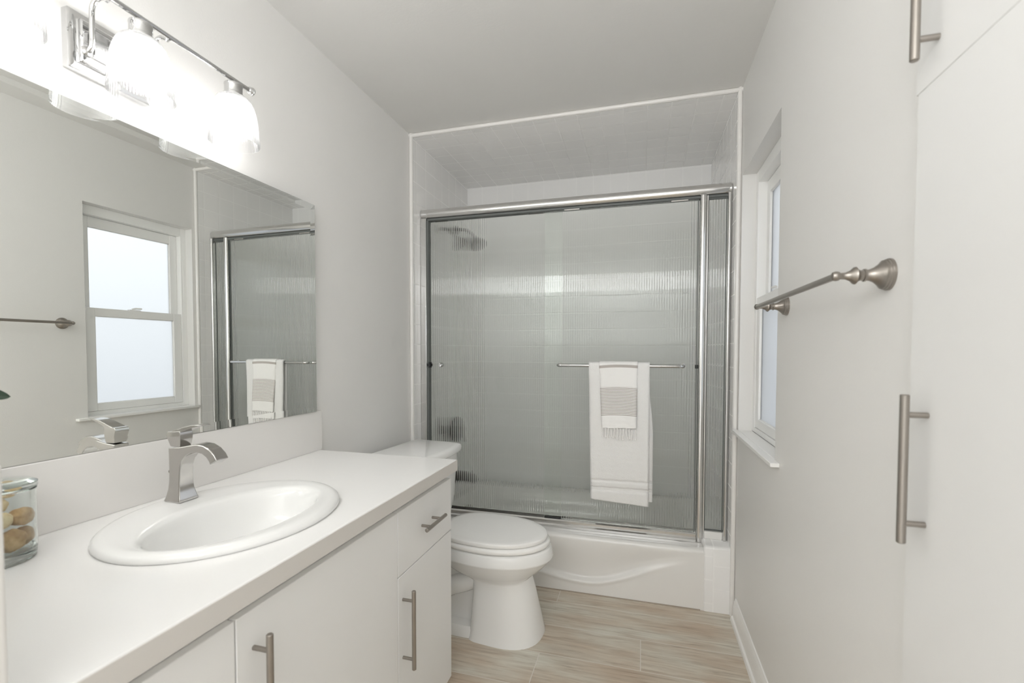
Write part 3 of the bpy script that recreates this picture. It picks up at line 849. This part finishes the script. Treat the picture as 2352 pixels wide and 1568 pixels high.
dr = front('drawer', 1.1725, VY1, 0.6000, ZT)
bar_handle((0.626, 1.288, 0.6985), (0.626, 1.434, 0.6985), (0.24, 0.76), XD1 - 0.001, dr, mat='nickel_h')
d3 = front('door', 1.1725, VY1, 0.045, 0.5970)
bar_handle((0.628, 1.199, 0.318), (0.628, 1.199, 0.554), (0.13, 0.87), XD1 - 0.001, d3)

ZC0, ZC = 0.8175, 0.858
SCX, SCY = 0.315, 0.875
ct = thing('countertop', (0.31, 0.95, ZC0), 'white vanity countertop with backsplash behind the sink', 'countertop')
mb = MB()
cx0, cx1, cy0, cy1 = 0.0015, 0.612, 0.3205, 1.566
N = 96; inner = []; outer = []
ang = sorted([2 * math.pi * k / N for k in range(N)] + [math.atan2(y - SCY, x - SCX) % (2 * math.pi) for x in (cx0, cx1) for y in (cy0, cy1)])
for a in ang:
    c, s_ = math.cos(a), math.sin(a)
    inner.append((SCX + 0.200 * c, SCY + 0.235 * s_))
    t = min([((cx1 if c > 0 else cx0) - SCX) / c if abs(c) > 1e-9 else 1e9, ((cy1 if s_ > 0 else cy0) - SCY) / s_ if abs(s_) > 1e-9 else 1e9])
    outer.append((SCX + t * c, SCY + t * s_))
rings = [[(x, y, ZC) for x, y in inner], [(x, y, ZC) for x, y in outer], [(x, y, ZC0) for x, y in outer], [(x, y, ZC0) for x, y in inner]]
mb.loft(rings, close=True)
mb.build('worktop', M['counter'], ct, bevel=0.0025, smooth=None)
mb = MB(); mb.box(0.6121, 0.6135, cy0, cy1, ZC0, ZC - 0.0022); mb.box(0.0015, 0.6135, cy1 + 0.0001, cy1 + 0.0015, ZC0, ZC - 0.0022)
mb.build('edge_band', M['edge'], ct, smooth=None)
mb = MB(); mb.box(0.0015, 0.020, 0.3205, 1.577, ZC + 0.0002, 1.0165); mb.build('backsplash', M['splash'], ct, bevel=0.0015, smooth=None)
mb = MB(); mb.box(0.021, 0.612, 0.300, 0.3200, ZC0, 1.137); mb.build('side_splash', M['splash'], ct, bevel=0.004, seg=3, smooth=None)  # shade on this panel is put into its darker colour

# ------------------------------------------------------------------ sink
snk = thing('sink', (SCX, SCY, ZC), 'white oval drop-in sink in the countertop', 'sink')
def ell(cx, cy, a, b, z, n=72): return [(cx + a * math.cos(2 * math.pi * k / n), cy + b * math.sin(2 * math.pi * k / n), z) for k in range(n)]
mb = MB()
bx, by = 0.350, 0.868
R = [ell(SCX, SCY, 0.229, 0.262, ZC + 0.0006), ell(SCX, SCY, 0.232, 0.265, ZC + 0.005), ell(SCX, SCY, 0.230, 0.263, ZC + 0.011), ell(SCX, SCY, 0.224, 0.257, ZC + 0.016), ell(SCX, SCY, 0.214, 0.247, ZC + 0.0185),
     ell(0.326, 0.873, 0.186, 0.235, ZC + 0.0175), ell(0.344, 0.870, 0.150, 0.224, ZC + 0.0155), ell(bx, by, 0.138, 0.215, ZC + 0.0135), ell(bx, by, 0.131, 0.208, ZC + 0.006), ell(bx, by, 0.126, 0.202, ZC - 0.01),
     ell(bx, by, 0.118, 0.190, ZC - 0.05), ell(bx, by, 0.102, 0.165, ZC - 0.095), ell(bx, by, 0.072, 0.115, ZC - 0.125), ell(bx, by, 0.035, 0.045, ZC - 0.136), ell(bx, by, 0.022, 0.022, ZC - 0.138)]
mb.loft(R, False, True)
mb.build('basin', M['sinkchina'], snk, smooth=70)
mb = MB(); mb.lathe([(0, 0.022), (0.003, 0.021), (0.004, 0.014), (0.002, 0.0)], (bx, by, ZC - 0.1375), (0, 0, 1), 28); mb.build('drain', M['chrome'], snk)

# ------------------------------------------------------------------ faucet
FY = 0.893
fau = thing('faucet', (0.133, FY, ZC + 0.0165), 'chrome single-lever faucet with arched square spout behind the sink bowl', 'faucet')
zb = ZC + 0.0175
sec = [((0.1590, zb), (0.1080, zb), 0.0265), ((0.1590, zb + 0.004), (0.1080, zb + 0.004), 0.0265), ((0.1565, zb + 0.012), (0.1105, zb + 0.012), 0.0240),
       ((0.1525, zb + 0.030), (0.1140, zb + 0.030), 0.0205), ((0.1510, zb + 0.050), (0.1160, zb + 0.050), 0.0190), ((0.1515, zb + 0.070), (0.1165, zb + 0.075), 0.0185),
       ((0.1540, zb + 0.090), (0.1160, zb + 0.105), 0.0182), ((0.1600, zb + 0.106), (0.1150, zb + 0.136), 0.0180), ((0.1720, zb + 0.119), (0.1500, zb + 0.1395), 0.0176),
       ((0.1880, zb + 0.127), (0.1780, zb + 0.1450), 0.0172), ((0.2050, zb + 0.1295), (0.2020, zb + 0.1495), 0.0170), ((0.2220, zb + 0.1270), (0.2260, zb + 0.1480), 0.0170),
       ((0.2360, zb + 0.1190), (0.2460, zb + 0.1390), 0.0172), ((0.2450, zb + 0.1090), (0.2610, zb + 0.1260), 0.0175), ((0.2490, zb + 0.1010), (0.2690, zb + 0.1130), 0.0177)]
mb = MB()
mb.loft([[(a[0], FY - w_, a[1]), (a[0], FY + w_, a[1]), (b[0], FY + w_, b[1]), (b[0], FY - w_, b[1])] for a, b, w_ in sec])
mb.build('body', M['satin'], fau, bevel=0.0022, seg=3, smooth=32)
mb = MB()
zt = zb + 0.1395
def rl(x0, x1, hw, z0, z1): return [(x0, FY - hw, z0), (x0, FY + hw, z0), (x1, FY + hw, z1), (x1, FY - hw, z1)]
mb.loft([rl(0.1190, 0.1500, 0.0150, zt, zt), rl(0.1170, 0.1520, 0.0160, zt + 0.006, zt + 0.006), rl(0.1120, 0.1540, 0.0172, zt + 0.020, zt + 0.019), rl(0.1090, 0.1540, 0.0172, zt + 0.030, zt + 0.031), rl(0.1120, 0.1530, 0.0168, zt + 0.037, zt + 0.040)])
mb.loft([[(x, FY - hw, z - th), (x, FY + hw, z - th), (x, FY + hw, z), (x, FY - hw, z)] for x, z, th, hw in
         ((0.122, zt + 0.038, 0.010, 0.0165), (0.145, zt + 0.045, 0.012, 0.0160), (0.168, zt + 0.0525, 0.010, 0.0155), (0.190, zt + 0.0570, 0.007, 0.0150), (0.208, zt + 0.0580, 0.004, 0.0150), (0.218, zt + 0.0570, 0.002, 0.0130))])
mb.build('lever_handle', M['satin'], fau, bevel=0.002, seg=3, smooth=40)
mb = MB(); mb.cyl((0.0985, FY, zb + 0.010), (0.0985, FY, zb + 0.068), 0.0022, 10); mb.sphere((0.0985, FY, zb + 0.071), 0.0048, 12, 8)
mb.build('lift_rod', M['nickel'], fau)

# ------------------------------------------------------------------ mirror (leans out a little at its far end)
mir = thing('wall_mirror', (0.004, 0.36, 1.02), 'large frameless wall mirror above the white backsplash and sink', 'mirror')
MLEN, MH, BW = 1.176, 0.808, 0.024
th_ = math.radians(0.9)
def mpt(s, z, x): # s along the wall, x out of it
    return (0.0045 + x * math.cos(th_) + s * math.sin(th_), 0.360 - x * math.sin(th_) + s * math.cos(th_), 1.0175 + z)
mb = MB()
o4 = [(0, 0), (MLEN, 0), (MLEN, MH), (0, MH)]
i4 = [(BW, BW), (MLEN - BW, BW), (MLEN - BW, MH - BW), (BW, MH - BW)]
vs = [mpt(s, z, 0.0061) for s, z in o4] + [mpt(s, z, 0.0056) for s, z in i4]
mb.add(vs, [(4, 5, 6, 7)] + [(k, (k + 1) % 4, 4 + (k + 1) % 4, 4 + k) for k in range(4)])
mb.build('mirror_glass', M['mirror'], mir, smooth=None)
mb = MB()
vs = [mpt(s, z, 0.0) for s, z in o4] + [mpt(s, z, 0.0052) for s, z in o4]
mb.add(vs, [(0, 1, 2, 3)] + [(k, (k + 1) % 4, 4 + (k + 1) % 4, 4 + k) for k in range(4)] + [(4, 5, 6, 7)])
mb.build('mirror_backing', M['mirror_edge'], mir, smooth=None)

# ------------------------------------------------------------------ vanity light
LY, BXX, BZ2 = 0.832, 0.115, 2.044
vl = thing('vanity_light', (0.0, LY, 1.96), 'three-lamp chrome vanity light with ribbed glass shades above the mirror', 'wall light')
mb = MB()
pts = []
for ins, d in ((0, 0.0005), (0, 0.018), (0.004, 0.021), (0.016, 0.021), (0.018, 0.024), (0.018, 0.031), (0.021, 0.034), (0.034, 0.034), (0.036, 0.037), (0.036, 0.043), (0.038, 0.045)):
    pts.append([(d, y, z) for y, z in rrect(LY, 1.963, 0.090 - ins, 0.066 - ins, 0.002, 2)])
mb.loft(pts)
mb.build('backplate', M['chrome'], vl, smooth=30)
for yy in (LY - 0.068, LY + 0.068):
    path = [(0.043, yy, 1.935), (0.052, yy, 1.936), (0.060, yy, 1.944), (0.062, yy, 1.960), (0.062, yy, 2.015)]
    path += [tuple(p) for p in arc3((0.0885, yy, 2.020), 0.0265, 180, 40, 9, (1, 0, 0), (0, 0, 1))]
    mb = MB(); mb.tube(path + [(BXX, yy, BZ2 - 0.004)], 0.0055, 12); mb.lathe([(0, 0.012), (0.004, 0.011), (0.008, 0.007)], (0.043, yy, 1.935), (1, 0, 0), 18)
    mb.build('arm', M['chrome'], vl, smooth=50)
mb = MB(); mb.cyl((BXX, LY - 0.325, BZ2), (BXX, LY + 0.322, BZ2), 0.0062, 16); mb.build('bar', M['chrome'], vl, smooth=50)
for sgn in (-1, 1):
    mb = MB(); mb.lathe([(0, 0.0065), (0.002, 0.0095), (0.010, 0.0105), (0.012, 0.0125), (0.016, 0.0120), (0.020, 0.006), (0.021, 0)], (BXX, LY + sgn * 0.309, BZ2), (0, sgn, 0), 22)
    mb.build('finial', M['chrome'], vl, smooth=50)
for yy in (LY - 0.257, LY, LY + 0.257):
    mb = MB(); mb.lathe([(-0.004, 0.005), (0.012, 0.005), (0.0125, 0.020), (0.0145, 0.0235), (0.018, 0.0245), (0.022, 0.0235), (0.040, 0.0235), (0.042, 0.026), (0.048, 0.026), (0.049, 0.0)], (BXX, yy, BZ2), (0, 0, -1), 36)
    mb.build('shade_holder', M['chrome'], vl, smooth=35)
    mb = MB()
    prof = [(0.046, 0.027), (0.050, 0.034), (0.056, 0.0415), (0.066, 0.0480), (0.080, 0.0535), (0.100, 0.0585), (0.120, 0.0615), (0.140, 0.0635), (0.160, 0.0650), (0.180, 0.0660), (0.184, 0.0662)]
    inn = [(0.184, 0.0632), (0.178, 0.0625)] + [(d, r - 0.0032) for d, r in reversed(prof[:-2])]
    mb.lathe(prof + inn, (BXX, yy, BZ2), (0, 0, -1), 168, False, False, flute=(56, 0.0006))
    mb.build('shade', M['shade'], vl, smooth=60)
    mb = MB(); mb.lathe([(0.050, 0.010), (0.062, 0.013), (0.076, 0.020), (0.090, 0.0250)], (BXX, yy, BZ2), (0, 0, -1), 20)
    bc = mb.build('bulb', M['vase'], vl, smooth=60)
    mb = MB(); mb.lathe([(0.0905, 0.0255), (0.108, 0.027), (0.122, 0.0245), (0.132, 0.017), (0.136, 0.007), (0.137, 0.0)], (BXX, yy, BZ2), (0, 0, -1), 20)
    mb.build('bulb_dome', M['bulb'], bc, smooth=60)

# ------------------------------------------------------------------ towel rail on the right wall
tr = thing('towel_rail', (W, 1.31, 1.40), 'brushed nickel towel rail on the right wall beside the window', 'towel rail')
pp = [(0.0003, .029), (.004, .029), (.005, .0275), (.008, .0275), (.009, .026), (.012, .026), (.013, .024), (.018, .019), (.025, .0135), (.032, .0105), (.037, .0098), (.038, .0117), (.041, .0117), (.042, .0098), (.047, .0098), (.050, .012), (.054, .0163), (.057, .0155), (.062, .010), (.070, .0065), (.078, .0062), (.081, .0085), (.086, .0092), (.091, .0075), (.094, 0)]
RZ = 1.3985
for yy in (1.003, 1.618):
    mb = MB(); mb.lathe(pp, (W, yy, RZ), (-1, 0, 0), 36); mb.build('post', M['nickel'], tr, smooth=40)
mb = MB(); mb.cyl((W - 0.0855, 1.003, RZ), (W - 0.0855, 1.618, RZ), 0.0066, 18); mb.build('bar', M['nickel_h'], tr, smooth=50)

# ------------------------------------------------------------------ tall linen cabinet at the right
lc = thing('linen_cabinet', (W, 0.66, 0.1), 'tall built-in white linen cabinet at the right edge with flat doors', 'cabinet')
mb = MB()
ya, yb = CY0 + 0.012, CY1 - 0.022
mb.box(W + 0.001, W + 0.018, ya, yb, 0.102, 2.358); mb.box(W + 0.018, W + 0.155, ya, ya + 0.016, 0.102, 2.358); mb.box(W + 0.018, W + 0.155, yb - 0.016, yb, 0.102, 2.358)
mb.build('carcass', M['cabin_in'], lc, smooth=None)
for z0, z1, h0, h1 in ((1.6616, 2.362, 1.688, 1.915), (0.10, 1.6610, 0.964, 1.192)):
    mb = MB(); mb.box(W - 0.020, W - 0.001, CY0, CY1 - (0.006 if z0 > 1 else 0.012), z0, z1)
    d = mb.build('door', M['cabinet'], lc, bevel=0.0008)
    bar_handle((W - 0.050, 0.8325, h0), (W - 0.050, 0.8325, h1), (0.135, 0.865), W - 0.0205, d)

# ------------------------------------------------------------------ jar of sponges and a sprig in a vase on the counter
jx, jy, jr = 0.097, 0.556, 0.058
jar = thing('glass_jar', (jx, jy, ZC), 'clear lidded glass jar of tan sponges on the countertop', 'jar')
mb = MB()
mb.lathe([(0.0006, 0.050), (0.003, jr - 0.002), (0.018, jr), (0.130, jr), (0.134, jr + 0.001), (0.136, jr - 0.002), (0.132, jr - 0.0028), (0.024, jr - 0.0028), (0.018, jr - 0.009), (0.020, 0.0)], (jx, jy, ZC), (0, 0, 1), 56)
mb.build('jar_body', M['jar'], jar, smooth=40)
mb = MB()
mb.lathe([(0.1368, 0.0), (0.1368, jr + 0.0005), (0.139, jr + 0.0025), (0.146, jr + 0.0025), (0.150, jr - 0.004), (0.152, 0.030), (0.154, 0.010), (0.160, 0.008), (0.168, 0.013), (0.176, 0.012), (0.180, 0.0)], (jx, jy, ZC), (0, 0, 1), 56)
mb.build('jar_lid', M['jar'], jar, smooth=40)
def blob(c, r, sc, mat, label, seed):
    mb = MB(); mb.sphere((0, 0, 0), 1.0, 30, 20)
    vs = []
    for v in mb.v:
        p = Vector(v)
        k = 1 + 0.16 * noise.noise(p * 1.6 + Vector((seed, 0, 0))) + 0.05 * noise.noise(p * 5 + Vector((0, seed, 0)))
        vs.append((c[0] + r * sc[0] * p.x * k, c[1] + r * sc[1] * p.y * k, c[2] + r * sc[2] * p.z * k))
    mb.v = vs
    return tag(mb.build('sponge', M[mat], None, smooth=70), label, 'sponge', 'sponges in the glass jar')
blob((0.130, 0.565, 0.9005), 0.0195, (1, 1, 1.05), 'sponge', 'tan sponge at the bottom front of the glass jar', 1.0)
blob((0.103, 0.5965, 0.8985), 0.0165, (1, 0.95, 1.1), 'sponge', 'brown sponge at the bottom right of the glass jar', 2.3)
blob((0.112, 0.5890, 0.9375), 0.0185, (1.05, 1, 0.90), 'sponge', 'round brown sponge halfway up the right of the glass jar', 3.1)
blob((0.122, 0.5560, 0.9400), 0.0155, (1, 1, 0.95), 'sponge2', 'pale sponge halfway up the left of the glass jar', 4.7)
blob((0.100, 0.5610, 0.9650), 0.0145, (1, 1, 0.9), 'sponge2', 'pale sponge second from the top of the pile in the glass jar', 7.7)
blob((0.104, 0.5725, 0.9880), 0.0115, (1, 1, 0.9), 'sponge2', 'small pale sponge on top of the pile in the glass jar', 5.9)
blob((0.074, 0.5500, 0.9030), 0.0210, (1, 1, 1.0), 'sponge', 'tan sponge at the bottom back of the glass jar', 6.4)
blob((0.086, 0.5500, 0.9400), 0.0170, (1, 1, 0.9), 'sponge', 'tan sponge in the middle of the pile in the glass jar', 8.2)

vx, vy = 0.10, 0.445
vp = thing('leafy_sprig_vase', (vx, vy, ZC), 'dark green leafy sprig in a small vase at the left edge, left of the jar', 'plant')
mb = MB(); mb.lathe([(0.0006, 0.026), (0.01, 0.034), (0.05, 0.040), (0.10, 0.030), (0.13, 0.016), (0.15, 0.018), (0.149, 0.014), (0.12, 0.012), (0.08, 0.0)], (vx, vy, ZC), (0, 0, 1), 36); mb.build('vase', M['vase'], vp, smooth=50)
def leaf(p, d, L, wd, up=(0, 0, 1)):
    p = Vector(p); d = Vector(d).normalized(); s_ = d.cross(Vector(up)).normalized(); nn = s_.cross(d)
    mb = MB()
    def fn(u, v):
        wv = wd * math.sin(math.pi * min(1, v * 0.96 + 0.04)) ** 0.7
        return p + d * (L * v) + s_ * ((u - 0.5) * wv) + nn * (-0.18 * L * v * v + 0.25 * wd * abs(u - 0.5))
    mb.grid(fn, 7, 12)
    return mb.build('leaf', M['leaf'], vp, smooth=80, solid=0.0012)
mb = MB(); mb.tube([(vx, vy, ZC + 0.05), (vx, vy + 0.004, ZC + 0.18), (vx + 0.004, vy + 0.030, ZC + 0.27), (vx + 0.003, vy + 0.06, ZC + 0.315), (vx + 0.002, vy + 0.085, ZC + 0.323)], 0.0016, 8)
mb.tube([(vx, vy, ZC + 0.05), (vx + 0.01, vy - 0.01, ZC + 0.2), (vx + 0.03, vy - 0.03, ZC + 0.32)], 0.0016, 8)
mb.build('stem', M['stem'], vp)
leaf((vx + 0.002, vy + 0.083, ZC + 0.323), (-0.02, 1, -0.15), 0.062, 0.024, (0.9, 0.05, 0.45))
leaf((vx + 0.004, vy + 0.030, ZC + 0.27), (0.6, -0.6, 0.5), 0.07, 0.028)
leaf((vx + 0.0, vy + 0.01, ZC + 0.20), (-0.3, -0.9, 0.5), 0.07, 0.028)
leaf((vx + 0.03, vy - 0.03, ZC + 0.318), (0.3, -0.5, 0.7), 0.07, 0.028)
leaf((vx + 0.012, vy - 0.012, ZC + 0.21), (0.8, -0.3, 0.4), 0.065, 0.026)
